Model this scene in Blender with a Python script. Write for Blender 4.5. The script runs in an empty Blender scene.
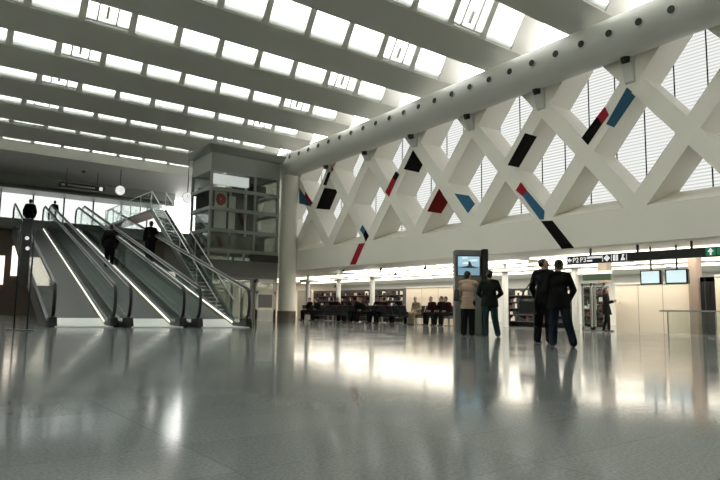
import bpy, bmesh, math, random
from mathutils import Vector, Matrix
random.seed(7)
V3 = Vector
S = bpy.context.scene
COL = S.collection
PI = math.pi

# ------------------------------------------------------------------ camera frame
FPX = 617.96
CAMH = 0.67
RX = Vector((0.79607974, -0.07960797, -0.59993302))
RY = Vector((-0.60501535, -0.08075417, -0.79210807))
RZ = Vector((0.01461103, 0.99354987, -0.1124508))
ROT = Matrix((RX, RY, RZ))          # camera -> world
EYE = Vector((0, 0, CAMH))
def at(px, py, ax, val):
    """world point on the plane axis=val that stands behind photo point (px, py)"""
    d = ROT @ Vector((px - 360, -(py - 240), -FPX))
    return EYE + d * ((val - EYE[ax]) / d[ax])
def at_plane(px, py, p0, n):
    d = ROT @ Vector((px - 360, -(py - 240), -FPX))
    return EYE + d * ((p0 - EYE).dot(n) / d.dot(n))
cam = bpy.data.cameras.new('camera'); co = bpy.data.objects.new('camera', cam); COL.objects.link(co)
cam.sensor_width = 36; cam.lens = FPX / 720 * 36; cam.clip_end = 300; cam.clip_start = 0.05
m4 = ROT.to_4x4(); m4.translation = EYE; co.matrix_world = m4
S.camera = co

# ------------------------------------------------------------------ materials
def mat(name, col, rough=0.5, metal=0.0, spec=0.5, emit=None, es=0.0, noise=0.0, nscale=8.0, coat=0.0):
    m = bpy.data.materials.new(name); m.use_nodes = True
    nt = m.node_tree; b = nt.nodes['Principled BSDF']
    b.inputs['Base Color'].default_value = (*col, 1)
    b.inputs['Roughness'].default_value = rough
    b.inputs['Metallic'].default_value = metal
    b.inputs['Specular IOR Level'].default_value = spec
    b.inputs['Coat Weight'].default_value = coat
    if emit:
        b.inputs['Emission Color'].default_value = (*emit, 1); b.inputs['Emission Strength'].default_value = es
    if noise > 0:
        tc = nt.nodes.new('ShaderNodeTexCoord'); n = nt.nodes.new('ShaderNodeTexNoise')
        n.inputs['Scale'].default_value = nscale; n.inputs['Detail'].default_value = 4
        nt.links.new(tc.outputs['Object'], n.inputs['Vector'])
        r = nt.nodes.new('ShaderNodeMapRange'); r.inputs[3].default_value = 1 - noise; r.inputs[4].default_value = 1 + noise
        nt.links.new(n.outputs['Fac'], r.inputs[0])
        mx = nt.nodes.new('ShaderNodeVectorMath'); mx.operation = 'SCALE'
        mx.inputs[0].default_value = col
        nt.links.new(r.outputs[0], mx.inputs['Scale']); nt.links.new(mx.outputs[0], b.inputs['Base Color'])
    return m
def glass_mat(name, tint, gloss=0.12, frost=0.0, rough=0.03, fk=1.0):
    m = bpy.data.materials.new(name); m.use_nodes = True
    nt = m.node_tree; nt.nodes.clear()
    out = nt.nodes.new('ShaderNodeOutputMaterial')
    t = nt.nodes.new('ShaderNodeBsdfTransparent'); t.inputs[0].default_value = (*tint, 1)
    g = nt.nodes.new('ShaderNodeBsdfGlossy'); g.inputs['Roughness'].default_value = rough
    g.inputs[0].default_value = (0.9, 0.95, 0.93, 1)
    fr = nt.nodes.new('ShaderNodeFresnel'); fr.inputs[0].default_value = 1.5
    ad = nt.nodes.new('ShaderNodeMath'); ad.operation = 'MULTIPLY_ADD'; ad.inputs[1].default_value = fk; ad.inputs[2].default_value = gloss * 0.3
    ad.use_clamp = True
    nt.links.new(fr.outputs[0], ad.inputs[0])
    mx = nt.nodes.new('ShaderNodeMixShader'); nt.links.new(ad.outputs[0], mx.inputs[0])
    nt.links.new(t.outputs[0], mx.inputs[1]); nt.links.new(g.outputs[0], mx.inputs[2])
    last = mx
    if frost > 0:
        tr = nt.nodes.new('ShaderNodeBsdfTranslucent'); tr.inputs[0].default_value = (0.9, 0.92, 0.9, 1)
        m2 = nt.nodes.new('ShaderNodeMixShader'); m2.inputs[0].default_value = frost
        nt.links.new(mx.outputs[0], m2.inputs[1]); nt.links.new(tr.outputs[0], m2.inputs[2]); last = m2
    nt.links.new(last.outputs[0], out.inputs[0])
    return m

def floor_mat():
    m = mat('polished_stone', (0.2, 0.21, 0.2), 0.12)
    nt = m.node_tree; b = nt.nodes['Principled BSDF']; L = nt.links; b.inputs['Specular IOR Level'].default_value = 0.1
    tc = nt.nodes.new('ShaderNodeTexCoord')
    br = nt.nodes.new('ShaderNodeTexBrick'); br.offset = 0; br.inputs['Scale'].default_value = 1.0
    br.inputs['Brick Width'].default_value = 1.2; br.inputs['Row Height'].default_value = 0.6
    br.inputs['Mortar Size'].default_value = 0.004
    br.inputs['Color1'].default_value = (0.165, 0.182, 0.18, 1); br.inputs['Color2'].default_value = (0.185, 0.202, 0.20, 1)
    br.inputs['Mortar'].default_value = (0.145, 0.155, 0.152, 1)
    L.new(tc.outputs['Object'], br.inputs['Vector'])
    n = nt.nodes.new('ShaderNodeTexNoise'); n.inputs['Scale'].default_value = 60; n.inputs['Detail'].default_value = 6
    L.new(tc.outputs['Object'], n.inputs['Vector'])
    r = nt.nodes.new('ShaderNodeMapRange'); r.inputs[1].default_value = 0.3; r.inputs[2].default_value = 0.7; r.inputs[3].default_value = 0.78; r.inputs[4].default_value = 1.22
    L.new(n.outputs['Fac'], r.inputs[0])
    sc = nt.nodes.new('ShaderNodeVectorMath'); sc.operation = 'SCALE'
    L.new(br.outputs['Color'], sc.inputs[0]); L.new(r.outputs[0], sc.inputs['Scale']); L.new(sc.outputs[0], b.inputs['Base Color'])
    n2 = nt.nodes.new('ShaderNodeTexNoise'); n2.inputs['Scale'].default_value = 0.9; n2.inputs['Detail'].default_value = 5
    L.new(tc.outputs['Object'], n2.inputs['Vector'])
    r2 = nt.nodes.new('ShaderNodeMapRange'); r2.inputs[1].default_value = 0.3; r2.inputs[2].default_value = 0.7; r2.inputs[3].default_value = 0.08; r2.inputs[4].default_value = 0.13
    L.new(n2.outputs['Fac'], r2.inputs[0]); L.new(r2.outputs[0], b.inputs['Roughness'])
    bp = nt.nodes.new('ShaderNodeBump'); bp.inputs['Strength'].default_value = 0.03; bp.inputs['Distance'].default_value = 0.01
    n3 = nt.nodes.new('ShaderNodeTexNoise'); n3.inputs['Scale'].default_value = 5
    L.new(tc.outputs['Object'], n3.inputs['Vector']); L.new(n3.outputs['Fac'], bp.inputs['Height']); L.new(bp.outputs[0], b.inputs['Normal'])
    return m
M = dict(
    trim=mat('bright_trim', (0.85, 0.86, 0.85), 0.42, 0.85),
    floor=floor_mat(),
    ceil=mat('ceiling_grey', (0.47, 0.47, 0.43), 0.6, noise=0.03, nscale=0.5),
    white=mat('warm_white_concrete', (0.86, 0.83, 0.75), 0.6, noise=0.03, nscale=0.7),
    tube=mat('tube_paint', (0.60, 0.60, 0.565), 0.4, noise=0.02),
    nozzle=mat('nozzle_dark', (0.015, 0.013, 0.013), 0.6),
    ring=mat('nozzle_ring', (0.6, 0.58, 0.55), 0.4),
    black=mat('panel_black', (0.008, 0.007, 0.007), 0.8, spec=0.1),
    red=mat('panel_red', (0.36, 0.02, 0.035), 0.8, spec=0.1),
    dred=mat('panel_dark_red', (0.20, 0.013, 0.012), 0.8, spec=0.1),
    blue=mat('panel_blue', (0.045, 0.14, 0.24), 0.8, spec=0.1),
    steel=mat('brushed_steel', (0.55, 0.56, 0.55), 0.28, 1.0),
    steel2=mat('painted_steel_grey', (0.21, 0.225, 0.205), 0.45, 0.3),
    dsteel=mat('dark_steel', (0.05, 0.052, 0.055), 0.4, 0.6),
    rubber=mat('black_rubber', (0.012, 0.012, 0.013), 0.45),
    tread=mat('moving_tread', (0.05, 0.054, 0.051), 0.6, 0.0),
    clad=mat('grey_cladding', (0.11, 0.115, 0.11), 0.35, 0.2),
    bglass=glass_mat('balustrade_glass', (0.93, 0.955, 0.943), 0.12, fk=0.3),
    lglass=glass_mat('lift_glass', (0.84, 0.865, 0.845), 0.1, fk=0.35),
    nglass=glass_mat('tinted_window_glass', (0.42, 0.43, 0.43), 0.1),
    cglass=glass_mat('clear_glass', (0.9, 0.93, 0.91), 0.1),
    sky=glass_mat('skylight_glass', (0.95, 0.97, 0.96), 0.05, frost=0.35),
    led=mat('light_strip', (0.8, 0.8, 0.8), 0.3, emit=(1, 0.98, 0.92), es=1.6),  # emissive colour for the bright line along the walkway skirts
    yellow=mat('yellow_edge', (0.45, 0.42, 0.05), 0.5),
    cream=mat('cream_partition', (0.84, 0.75, 0.62), 0.5, noise=0.02),
    taupe=mat('taupe_pillar', (0.34, 0.27, 0.22), 0.5),
    brown=mat('brown_wall', (0.10, 0.08, 0.06), 0.5),
    plinth=mat('stone_plinth', (0.15, 0.125, 0.10), 0.4, noise=0.3, nscale=3),
    lamp=mat('lamp_panel', (0.9, 0.9, 0.9), 0.4, emit=(1.0, 0.90, 0.74), es=3.0),
    warm=mat('warm_window', (0.9, 0.8, 0.7), 0.4, emit=(1.0, 0.86, 0.74), es=1.3),
    sign=mat('sign_black', (0.012, 0.012, 0.012), 0.4),
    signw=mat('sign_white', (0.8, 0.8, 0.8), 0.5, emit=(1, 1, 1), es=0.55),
    signg=mat('sign_green', (0.01, 0.10, 0.05), 0.5, emit=(0.02, 0.3, 0.14), es=0.35),
    screen=mat('screen_blue', (0.4, 0.6, 0.7), 0.3, emit=(0.74, 0.90, 0.93), es=0.75),
    skyblue=mat('screen_sky', (0.3, 0.5, 0.7), 0.3, emit=(0.38, 0.58, 0.68), es=0.62),
    sea=mat('screen_sea', (0.2, 0.4, 0.6), 0.3, emit=(0.22, 0.36, 0.42), es=0.55),
    cloud=mat('screen_cloud', (0.6, 0.7, 0.7), 0.3, emit=(0.8, 0.95, 0.98), es=0.8),
    kiosk=mat('kiosk_grey', (0.19, 0.205, 0.19), 0.4, 0.3),
    skin=mat('skin', (0.42, 0.25, 0.18), 0.5),
    hair=mat('dark_hair', (0.018, 0.012, 0.009), 0.6),
    ghair=mat('grey_hair', (0.20, 0.18, 0.16), 0.7),
    coatk=mat('black_coat', (0.012, 0.012, 0.013), 0.9, spec=0.08),
    coatg=mat('dark_green_coat', (0.018, 0.024, 0.019), 0.9, spec=0.08),
    beige=mat('beige_jacket', (0.50, 0.36, 0.28), 0.9, spec=0.08),
    ltan=mat('tan_jacket', (0.34, 0.29, 0.20), 0.9, spec=0.08),
    darkred=mat('maroon_coat', (0.03, 0.008, 0.01), 0.9, spec=0.08),
    jeans=mat('blue_jeans', (0.016, 0.024, 0.036), 0.9, spec=0.08),
    teal=mat('teal_trousers', (0.022, 0.05, 0.055), 0.9, spec=0.08),
    trous=mat('dark_trousers', (0.014, 0.014, 0.016), 0.9, spec=0.08),
    shoe=mat('black_shoe', (0.01, 0.01, 0.01), 0.4),
    paper=mat('paper', (0.75, 0.75, 0.72), 0.6),
    seat=mat('seat_black', (0.014, 0.015, 0.018), 0.4),
    goodsr=mat('goods_red', (0.13, 0.035, 0.04), 0.6),
    goodsd=mat('goods_dark', (0.02, 0.022, 0.022), 0.5),
    goodsw=mat('goods_white', (0.75, 0.73, 0.68), 0.5),
    shopd=mat('shop_dark', (0.035, 0.035, 0.034), 0.5),
    plate=mat('landing_plate', (0.8, 0.81, 0.8), 0.4),
    stone=mat('light_stone', (0.62, 0.64, 0.62), 0.35),
)
def louvre_mat():
    m = bpy.data.materials.new('louvred_glass'); m.use_nodes = True
    nt = m.node_tree; nt.nodes.clear(); L = nt.links
    out = nt.nodes.new('ShaderNodeOutputMaterial'); tc = nt.nodes.new('ShaderNodeTexCoord')
    sp = nt.nodes.new('ShaderNodeSeparateXYZ'); L.new(tc.outputs['Object'], sp.inputs[0])
    mm = nt.nodes.new('ShaderNodeMath'); mm.operation = 'MULTIPLY'; mm.inputs[1].default_value = 9.0; L.new(sp.outputs['Z'], mm.inputs[0])
    fr = nt.nodes.new('ShaderNodeMath'); fr.operation = 'FRACT'; L.new(mm.outputs[0], fr.inputs[0])
    gt = nt.nodes.new('ShaderNodeMath'); gt.operation = 'GREATER_THAN'; gt.inputs[1].default_value = 0.62; L.new(fr.outputs[0], gt.inputs[0])
    t = nt.nodes.new('ShaderNodeBsdfTransparent'); t.inputs[0].default_value = (0.375, 0.38, 0.38, 1)
    tr = nt.nodes.new('ShaderNodeBsdfTransparent'); tr.inputs[0].default_value = (0.31, 0.315, 0.315, 1)
    mx = nt.nodes.new('ShaderNodeMixShader'); L.new(gt.outputs[0], mx.inputs[0]); L.new(t.outputs[0], mx.inputs[1]); L.new(tr.outputs[0], mx.inputs[2])
    L.new(mx.outputs[0], out.inputs[0]); return m
M['louvre'] = louvre_mat()

# ------------------------------------------------------------------ mesh helpers
class MB:
    def __init__(s): s.bm = bmesh.new(); s.mats = []; s.cur = 0
    def use(s, m):
        if m not in s.mats: s.mats.append(m)
        s.cur = s.mats.index(m); return s
    def _f(s, vs):
        try:
            f = s.bm.faces.new(vs); f.material_index = s.cur; return f
        except ValueError: return None
    def hexa(s, p):      # 8 points: bottom 4 (ccw), top 4
        v = [s.bm.verts.new(q) for q in p]
        for a in ((3, 2, 1, 0), (4, 5, 6, 7), (0, 1, 5, 4), (1, 2, 6, 5), (2, 3, 7, 6), (3, 0, 4, 7)): s._f([v[i] for i in a])
        return s
    def box(s, a, b):
        x0, y0, z0 = a; x1, y1, z1 = b
        return s.hexa([(x0, y0, z0), (x1, y0, z0), (x1, y1, z0), (x0, y1, z0), (x0, y0, z1), (x1, y0, z1), (x1, y1, z1), (x0, y1, z1)])
    def bar(s, p, q, w, h, up=(0, 0, 1)):   # rectangular bar from p to q, w sideways, h along up
        p = Vector(p); q = Vector(q); d = (q - p).normalized(); u = Vector(up)
        sd = d.cross(u).normalized(); u = sd.cross(d).normalized()
        a = sd * w / 2; b = u * h / 2
        return s.hexa([p - a - b, p + a - b, q + a - b, q - a - b, p - a + b, p + a + b, q + a + b, q - a + b])
    def cone(s, p, r0, q, r1, n=16, caps=True):
        p = Vector(p); q = Vector(q); d = (q - p).normalized()
        u = d.orthogonal().normalized(); v = d.cross(u)
        A = [s.bm.verts.new(p + (u * math.cos(2 * PI * i / n) + v * math.sin(2 * PI * i / n)) * r0) for i in range(n)]
        B = [s.bm.verts.new(q + (u * math.cos(2 * PI * i / n) + v * math.sin(2 * PI * i / n)) * r1) for i in range(n)]
        for i in range(n): s._f([A[i], A[(i + 1) % n], B[(i + 1) % n], B[i]])
        if caps: s._f(A[::-1]); s._f(B)
        return s
    def tube(s, pts, r, n=10):
        pts = [Vector(p) for p in pts]; rings = []
        for i, p in enumerate(pts):
            d = (pts[min(i + 1, len(pts) - 1)] - pts[max(i - 1, 0)]).normalized()
            ref = Vector((1, 0.03, 0.01)) if abs(d.x) < 0.9 else Vector((0, 0, 1))
            u = d.cross(ref).normalized(); v = u.cross(d).normalized()
            rings.append([s.bm.verts.new(p + (u * math.cos(2 * PI * k / n) + v * math.sin(2 * PI * k / n)) * r) for k in range(n)])
        for A, B in zip(rings, rings[1:]):
            for k in range(n): s._f([A[k], A[(k + 1) % n], B[(k + 1) % n], B[k]])
        s._f(rings[0][::-1]); s._f(rings[-1]); return s
    def prism(s, poly, off):     # planar polygon (3D points) pushed along off
        off = Vector(off); A = [s.bm.verts.new(Vector(p)) for p in poly]; B = [s.bm.verts.new(Vector(p) + off) for p in poly]
        n = len(A)
        for i in range(n): s._f([A[i], A[(i + 1) % n], B[(i + 1) % n], B[i]])
        s._f(A[::-1]); s._f(B); return s
    def ball(s, c, r, sc=(1, 1, 1), n=16, R=None):
        g = bmesh.ops.create_uvsphere(s.bm, u_segments=n, v_segments=max(6, n // 2), radius=1)
        for v in g['verts']:
            p = Vector((v.co.x * r * sc[0], v.co.y * r * sc[1], v.co.z * r * sc[2]))
            if R: p = R @ p
            v.co = p + Vector(c)
        for f in {f for v in g['verts'] for f in v.link_faces}: f.material_index = s.cur
        return s
    def capsule(s, p, r0, q, r1, n=12):
        p = Vector(p); q = Vector(q)
        s.cone(p, r0, q, r1, n); s.ball(p, r0, n=n); s.ball(q, r1, n=n); return s
    def mesh(s, name, smooth=False):
        bmesh.ops.recalc_face_normals(s.bm, faces=s.bm.faces[:])
        me = bpy.data.meshes.new(name); s.bm.to_mesh(me); s.bm.free()
        for m in s.mats: me.materials.append(m)
        if smooth:
            for f in me.polygons: f.use_smooth = True
        return me
def rec(loc, parent):
    return Vector(loc)
def build(name, mb, m=None, parent=None, smooth=False, bevel=0):
    """mesh given in world coordinates (or in the parent's local ones when the parent is a local prototype)"""
    if m and not mb.mats: mb.mats = [m]
    me = mb.mesh(name, smooth)
    o = bpy.data.objects.new(name, me); COL.objects.link(o)
    if parent: o.parent = parent
    if bevel:
        b = o.modifiers.new('bevel', 'BEVEL'); b.width = bevel; b.segments = 2; b.limit_method = 'ANGLE'
    return o
def auto(o, ang=35):
    me = o.data
    for f in me.polygons: f.use_smooth = True
    me.set_sharp_from_angle(angle=math.radians(ang)); return o
def root(name, label, cat, loc=(0, 0, 0), rz=0, group=None):
    o = bpy.data.objects.new(name, None); COL.objects.link(o); o.empty_display_size = .2
    o.location = loc; o.rotation_euler = (0, 0, rz); o['label'] = label; o['category'] = cat
    if group: o['group'] = group
    return o
def tag(o, label, cat, group=None, kind=None):
    o['label'] = label; o['category'] = cat
    if group: o['group'] = group
    if kind: o['kind'] = kind
    return o
def struct(name, mb, m=None, parent=None, smooth=False):
    o = build(name, mb, m, parent, smooth)
    if not parent: o['kind'] = 'structure'
    return o
def kids(o): return [c for c in bpy.data.objects if c.parent == o]
def copy_tree(o, parent=None):
    c = o.copy(); COL.objects.link(c)
    if parent: c.parent = parent
    for ch in kids(o): copy_tree(ch, c)
    return c
def text_mb(txt, size):
    cu = bpy.data.curves.new('t', 'FONT'); cu.body = txt; cu.size = size; cu.extrude = 0.004; cu.align_x = 'LEFT'
    o = bpy.data.objects.new('t', cu); COL.objects.link(o)
    dg = bpy.context.evaluated_depsgraph_get(); dg.update()
    me = bpy.data.meshes.new_from_object(o.evaluated_get(dg))
    bpy.data.objects.remove(o); return me

# ================================================================== THE SETTING
XW = 18.63          # face of the lattice wall
ZB = 2.90; ZC = 4.06  # underside and crease of the wall band
Y0, Y1 = -12.0, 46.5
ZU = 6.4            # upper floor level
struct('floor', MB().box((-6.3, Y0 - .3, -.2), (34, 58, 0)), M['floor'])
struct('wall_west', MB().box((-6.3, Y0, 0), (-6, 57, 10.8)), M['white'])
struct('wall_south', MB().box((-6.3, Y0 - .3, 0), (34, Y0, 10.8)), M['white'])

# --- ceiling: deep beams along x with glazed strips between them
ZBM = 10.2; ZG = 10.8; ZLIP = 10.33
def yt(n): return 16.15 + 4.02 * n
def yb(n): return 18.96 + 4.01 * n
N0, N1 = -6, 6
XE = 19.7
colR = [18.56 - 1.745 * k for k in range(14)]
trim = 0
def trim_name():
    global trim; trim += 1; return 'trim_%d' % trim
struct('ceiling', MB().box((-6, yb(N1), ZBM), (XE, 57, ZG + .1)).box((-6, Y0, ZBM), (XE, yt(N0), ZG + .1)), M['ceil'])
for n in range(N0, N1):      # beam: its underside falls away from the skylight before it to the lip of the next
    y0, y1 = yb(n), yt(n + 1)
    struct(trim_name(), MB().prism([(-6, y0, ZG), (-6, y1 - .12, ZLIP), (-6, y1, ZLIP), (-6, y1, ZLIP + .1), (-6, y1 - .1, ZG + .3), (-6, y0, ZG + .3)], (XE + 6, 0, 0)), M['ceil'])
wn = 0
vent_cols = {1, 5, 12}
vent_rows = {1: range(-6, 7), 5: (), 12: ()}
VC = [1, int(round((18.56 - at(137, 37, 2, ZG).x) / 1.745))]
for n in range(N0, N1 + 1):
    a, b = yt(n), yb(n)
    # steep glazing that leans back towards the lip of the beam before it (saw-tooth roof light)
    hz_ = 1.9; lean = 1.15
    def slab(mb, x0, x1, u0, u1, t0, t1):   # u: 0 foot .. 1 head of the pane; t: thickness away from the hall
        def q(x, u, t): return V3((x, b - lean * u + t * .85, ZG + hz_ * u + t * .5))
        return mb.hexa([q(x0, u0, t0), q(x1, u0, t0), q(x1, u0, t1), q(x0, u0, t1), q(x0, u1, t0), q(x1, u1, t0), q(x1, u1, t1), q(x0, u1, t1)])
    rb = MB()
    for k, xr in enumerate(colR): slab(rb, xr, xr + .24, 0, 1, 0, .09)
    slab(rb, colR[0] + .24, XE, 0, 1, 0, .09)
    rb.prism([(-6, a, ZLIP + .06), (-6, b - lean, ZG + hz_), (-6, b - lean + .1, ZG + hz_ + .06), (-6, b - lean - .1, ZG + hz_ + .1), (-6, a - .1, ZLIP + .15)], (XE + 6, 0, 0))
    struct(trim_name(), rb, M['ceil'])
    for k, xr in enumerate(colR):
        wn += 1
        x0 = xr - 1.745 + .24
        w = struct('window_%d' % wn, slab(MB(), x0, xr, 0, 1, .03, .05), M['sky'])
        if k in VC:
            g = MB()
            for t in (.25, .7): xx = x0 + (xr - x0) * t; slab(g, xx - .025, xx + .025, .08, 1, -.03, .028)
            slab(g, x0 + .02, xr - .02, .06, .085, -.03, .028)
            slab(g, (x0 + xr) / 2 - .1, (x0 + xr) / 2 - .02, .15, .35, -.08, .028)
            build('vent_frame', g, M['ceil'], w)

# --- lattice wall ---------------------------------------------------
D = 1.25
prof = [(XW - .004, ZB), (XW + .35, ZB), (XW + .35, ZC - .1), (XW + D, ZC + .1), (XW + D, ZC + .52), (XW - .004, ZC)]
struct('wall_east', MB().prism([(x, Y0, z) for x, z in prof], (0, 60.5, 0)), M['white'])
lat = MB()
PY = 3.45; YN = 10.17; WB = .56
zs = [ZC - .02, 8.25]
dz = zs[1] - zs[0]
slope = dz / PY
def bar_poly(y0, z0, y1, z1, w):
    d = Vector((0, y1 - y0, z1 - z0)).normalized(); nn = Vector((0, -d.z, d.y)) * w / 2
    return [Vector((XW, y0, z0)) - nn, Vector((XW, y1, z1)) - nn, Vector((XW, y1, z1)) + nn, Vector((XW, y0, z0)) + nn]
ZT = 9.6; ZL = ZC + .06
def clip(poly, z, keep_below):
    out = []; n = len(poly)
    for i in range(n):
        a, b = poly[i], poly[(i + 1) % n]
        ia = (a.z <= z) == keep_below; ib = (b.z <= z) == keep_below
        if ia: out.append(a)
        if ia != ib: out.append(a + (b - a) * ((z - a.z) / (b.z - a.z)))
    return out
for k in range(-8, 12):
    yn = YN + PY * k
    for sg in (1, -1):
        z1 = zs[0] + dz * 1.75
        p = bar_poly(yn - sg * .2 * PY, zs[0] - .2 * dz, yn + sg * 1.75 * PY, z1, WB)
        p = clip(clip(p, ZL - .28, False), ZT, True)
        p = [q for q in p]
        # keep inside the wall's length
        if min(q.y for q in p) < Y0 + .3 or max(q.y for q in p) > 48: continue
        p = [q + V3((.006 if sg > 0 else 0, 0, 0)) for q in p]
        lat.prism(p, (D, 0, 0))
# solid top rail over the crossings by the roof
lattice = struct('wall_lattice', lat, M['white'])
gl = MB().box((XW + D + .02, Y0, ZC + .3), (XW + D + .05, 48, ZG))
wn += 1
wl = struct('window_%d' % wn, gl, M['louvre'])
for i in range(52):
    y = Y0 + .6 + i * 1.04
    if y > 47.5: break
    build('mullion', MB().box((XW + D + .06, y - .02, ZC + .3), (XW + D + .08, y + .02, ZG)), M['ring'], wl)

# coloured facets, each on the front face or on the underside of its bar
FR = (Vector((XW - .006, 0, 0)), Vector((1, 0, 0)))
def facet(name, pts, m, label, plane='front', k=None):
    if plane == 'front': p0, n = FR
    else:
        # underside of the rising ("/" in the photo) bar that starts at bottom node k (bar goes up towards -y)
        d = Vector((0, -PY, dz)).normalized(); n = Vector((0, -d.z, -d.y)); n = Vector((0, -dz, -PY)).normalized()
        p0 = Vector((XW, YN + PY * k, zs[0])) + n * (WB / 2)
    q = [at_plane(x, y, p0, n) for x, y in pts]
    off = (-Vector((1, 0, 0)) if plane == 'front' else n) * .012
    q = [v + off * .2 for v in q]
    o = build('coloured_panel', MB().prism(q, off), M[m], lattice); o['label'] = label
    return o
FAC = [
 ([(359, 243.7), (365, 243), (355.8, 264.4), (350, 264.8)], 'red', 'narrow red slanted stripe on the wall band'),
 ([(541, 221), (552.5, 220.6), (574.4, 248), (562, 249)], 'black', 'broad black slanted stripe on the wall band'),
 ([(396, 171), (399.4, 174.6), (396, 180.8), (392.6, 177.3)], 'black', 'small black end of a red stripe'),
 ([(392.6, 177.3), (396, 180.8), (389, 197), (385.4, 191.9)], 'red', 'red stripe on a bar'),
 ([(521, 182), (527, 190.4), (523.3, 196.7), (516, 190.4)], 'red', 'red square above a blue stripe'),
 ([(527, 190.4), (544.6, 211), (543.8, 219.6), (540, 219.6), (523.3, 196.7)], 'blue', 'blue stripe running down to the band'),
 ([(605, 106.7), (609, 115), (602.2, 124), (597, 116.7)], 'red', 'red square above a black stripe'),
 ([(597, 116.7), (602.2, 124), (588, 145), (581.7, 138)], 'black', 'black stripe below a red square'),
 ([(454.6, 193.5), (469, 195.6), (475, 204), (468, 213.3)], 'blue', 'blue four sided facet'),
 ([(362.5, 225), (365.8, 230), (363.3, 234.5), (360, 230)], 'blue', 'small blue facet over a black one'),
 ([(365.8, 230), (369, 236), (365.8, 241.7), (363.3, 234.5)], 'black', 'small black facet under a blue one'),
 ([(299.4, 187.7), (311.8, 206.5), (299.4, 203.5)], 'blue', 'blue triangle beside the column'),
 ([(305.6, 191.8), (313, 203.3), (309.8, 205.5), (304.6, 198)], 'red', 'red sliver beside a blue triangle'),
 ([(331.7, 165), (333.5, 170), (330.6, 172.5), (329, 169)], 'red', 'red tip above a black sliver'),
 ([(329, 170), (330.8, 172.5), (326.5, 185.6), (323.3, 184.6)], 'black', 'black sliver below a red tip'),
]
for pts, m, lb in FAC: facet('f', pts, m, lb)
UND = [
 ([(413, 150), (422.7, 164.4), (418.6, 172.4), (403.7, 169)], 'black', 'black facet on a bar underside', 3),
 ([(439, 188.3), (448, 202), (441, 213.3), (427, 211.3)], 'dred', 'dark red facet on a bar underside', 3),
 ([(525, 133), (536.7, 136.5), (518.6, 167.4), (507.5, 165)], 'black', 'black stripe on a bar underside', 1),
 ([(626.7, 87.3), (636, 95), (614, 127.3), (606, 124)], 'blue', 'blue stripe on a bar underside', 0),
 ([(324.4, 187.7), (338, 189.8), (329.6, 209.6), (316, 208.5)], 'black', 'black slanted facet near the column', 5),
]
UND_OBJ = UND

# --- tube and column --------------------------------------------------
TX = 18.25; TR = .70
TZ0, TZS = 9.0, 0.027
def tz(y): return TZ0 + (32.3 - y) * TZS
ta = Vector((TX, 31.9, tz(31.9))); tb = Vector((TX, -11.5, tz(-11.5)))
tub = root('air_duct_tube', 'long white ventilation tube with a row of round nozzles beneath the skylights', 'duct', (TX, 10, 9))
tub.location = (0, 0, 0)
bm = MB(); bm.cone(ta, TR, tb, TR, 48)
o = build('tube_shell', bm, M['tube'], tub); auto(o)
for i in range(2, 42, 4):
    y = 32.0 - i * 1.07 * 1.0
    p = Vector((TX, y, tz(y)))
    build('seam_ring', MB().cone(p + Vector((0, .015, 0)), TR + .004, p - Vector((0, .015, 0)), TR + .004, 48), M['tube'], tub, smooth=False)
# nozzles: equally spaced; found along the line of holes on the tube side
def hit_tube(px, py):
    d = (ROT @ Vector((px - 360, -(py - 240), -FPX))).normalized()
    t = 5.0
    for _ in range(4000):
        p = EYE + d * t
        r = math.hypot(p.x - TX, p.z - tz(p.y))
        if r <= TR: return p
        t += .01
    return None
pA = hit_tube(290, 157); pB = hit_tube(639, 22)
step = (pB - pA) / 21.0
for i in range(0, 40):
    p = pA + step * i
    if p.y < -10: break
    c = Vector((TX, p.y, tz(p.y))); n = (p - c); n.y = 0; n.normalize(); q = c + n * TR
    r = build('nozzle_ring', MB().cone(q - n * .03, .155, q + n * .03, .145, 16), M['ring'], tub)
    build('nozzle_opening', MB().cone(q + n * .02, .118, q + n * .042, .112, 16), M['nozzle'], r)
# hangers between the lattice tops and the tube
for k in range(-3, 6):
    y = YN + PY * k
    if y > 30: continue
    h = build('bracket', MB().hexa([(TX + .3, y - .16, 8.15), (XW + .2, y - .18, 8.0), (XW + .2, y + .18, 8.0), (TX + .3, y + .16, 8.15),
              (TX + .1, y - .2, tz(y) - TR + .15), (XW + .25, y - .2, tz(y) - .35), (XW + .25, y + .2, tz(y) - .35), (TX + .1, y + .2, tz(y) - TR + .15)]), M['tube'], tub)
    build('bracket_cup', MB().cone((TX + .12, y, tz(y) - TR - .16), .12, (TX + .1, y, tz(y) - TR + .08), .17, 16), M['nozzle'], h)
CXc, CYc = 18.2, 30.9
colm = root('round_column', 'round white column carrying the end of the ventilation tube', 'column', (0, 0, 0))
auto(build('shaft', MB().cone((CXc, CYc, .55), .5, (CXc, CYc, 8.95), .5, 40), M['white'], colm))
auto(build('plinth', MB().cone((CXc, CYc, 0), .53, (CXc, CYc, .55), .53, 40), M['plinth'], colm))
auto(build('column_head', MB().cone((CXc, CYc, 8.4), .5, (CXc, CYc, 9.0), .72, 40), M['tube'], colm))

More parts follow.
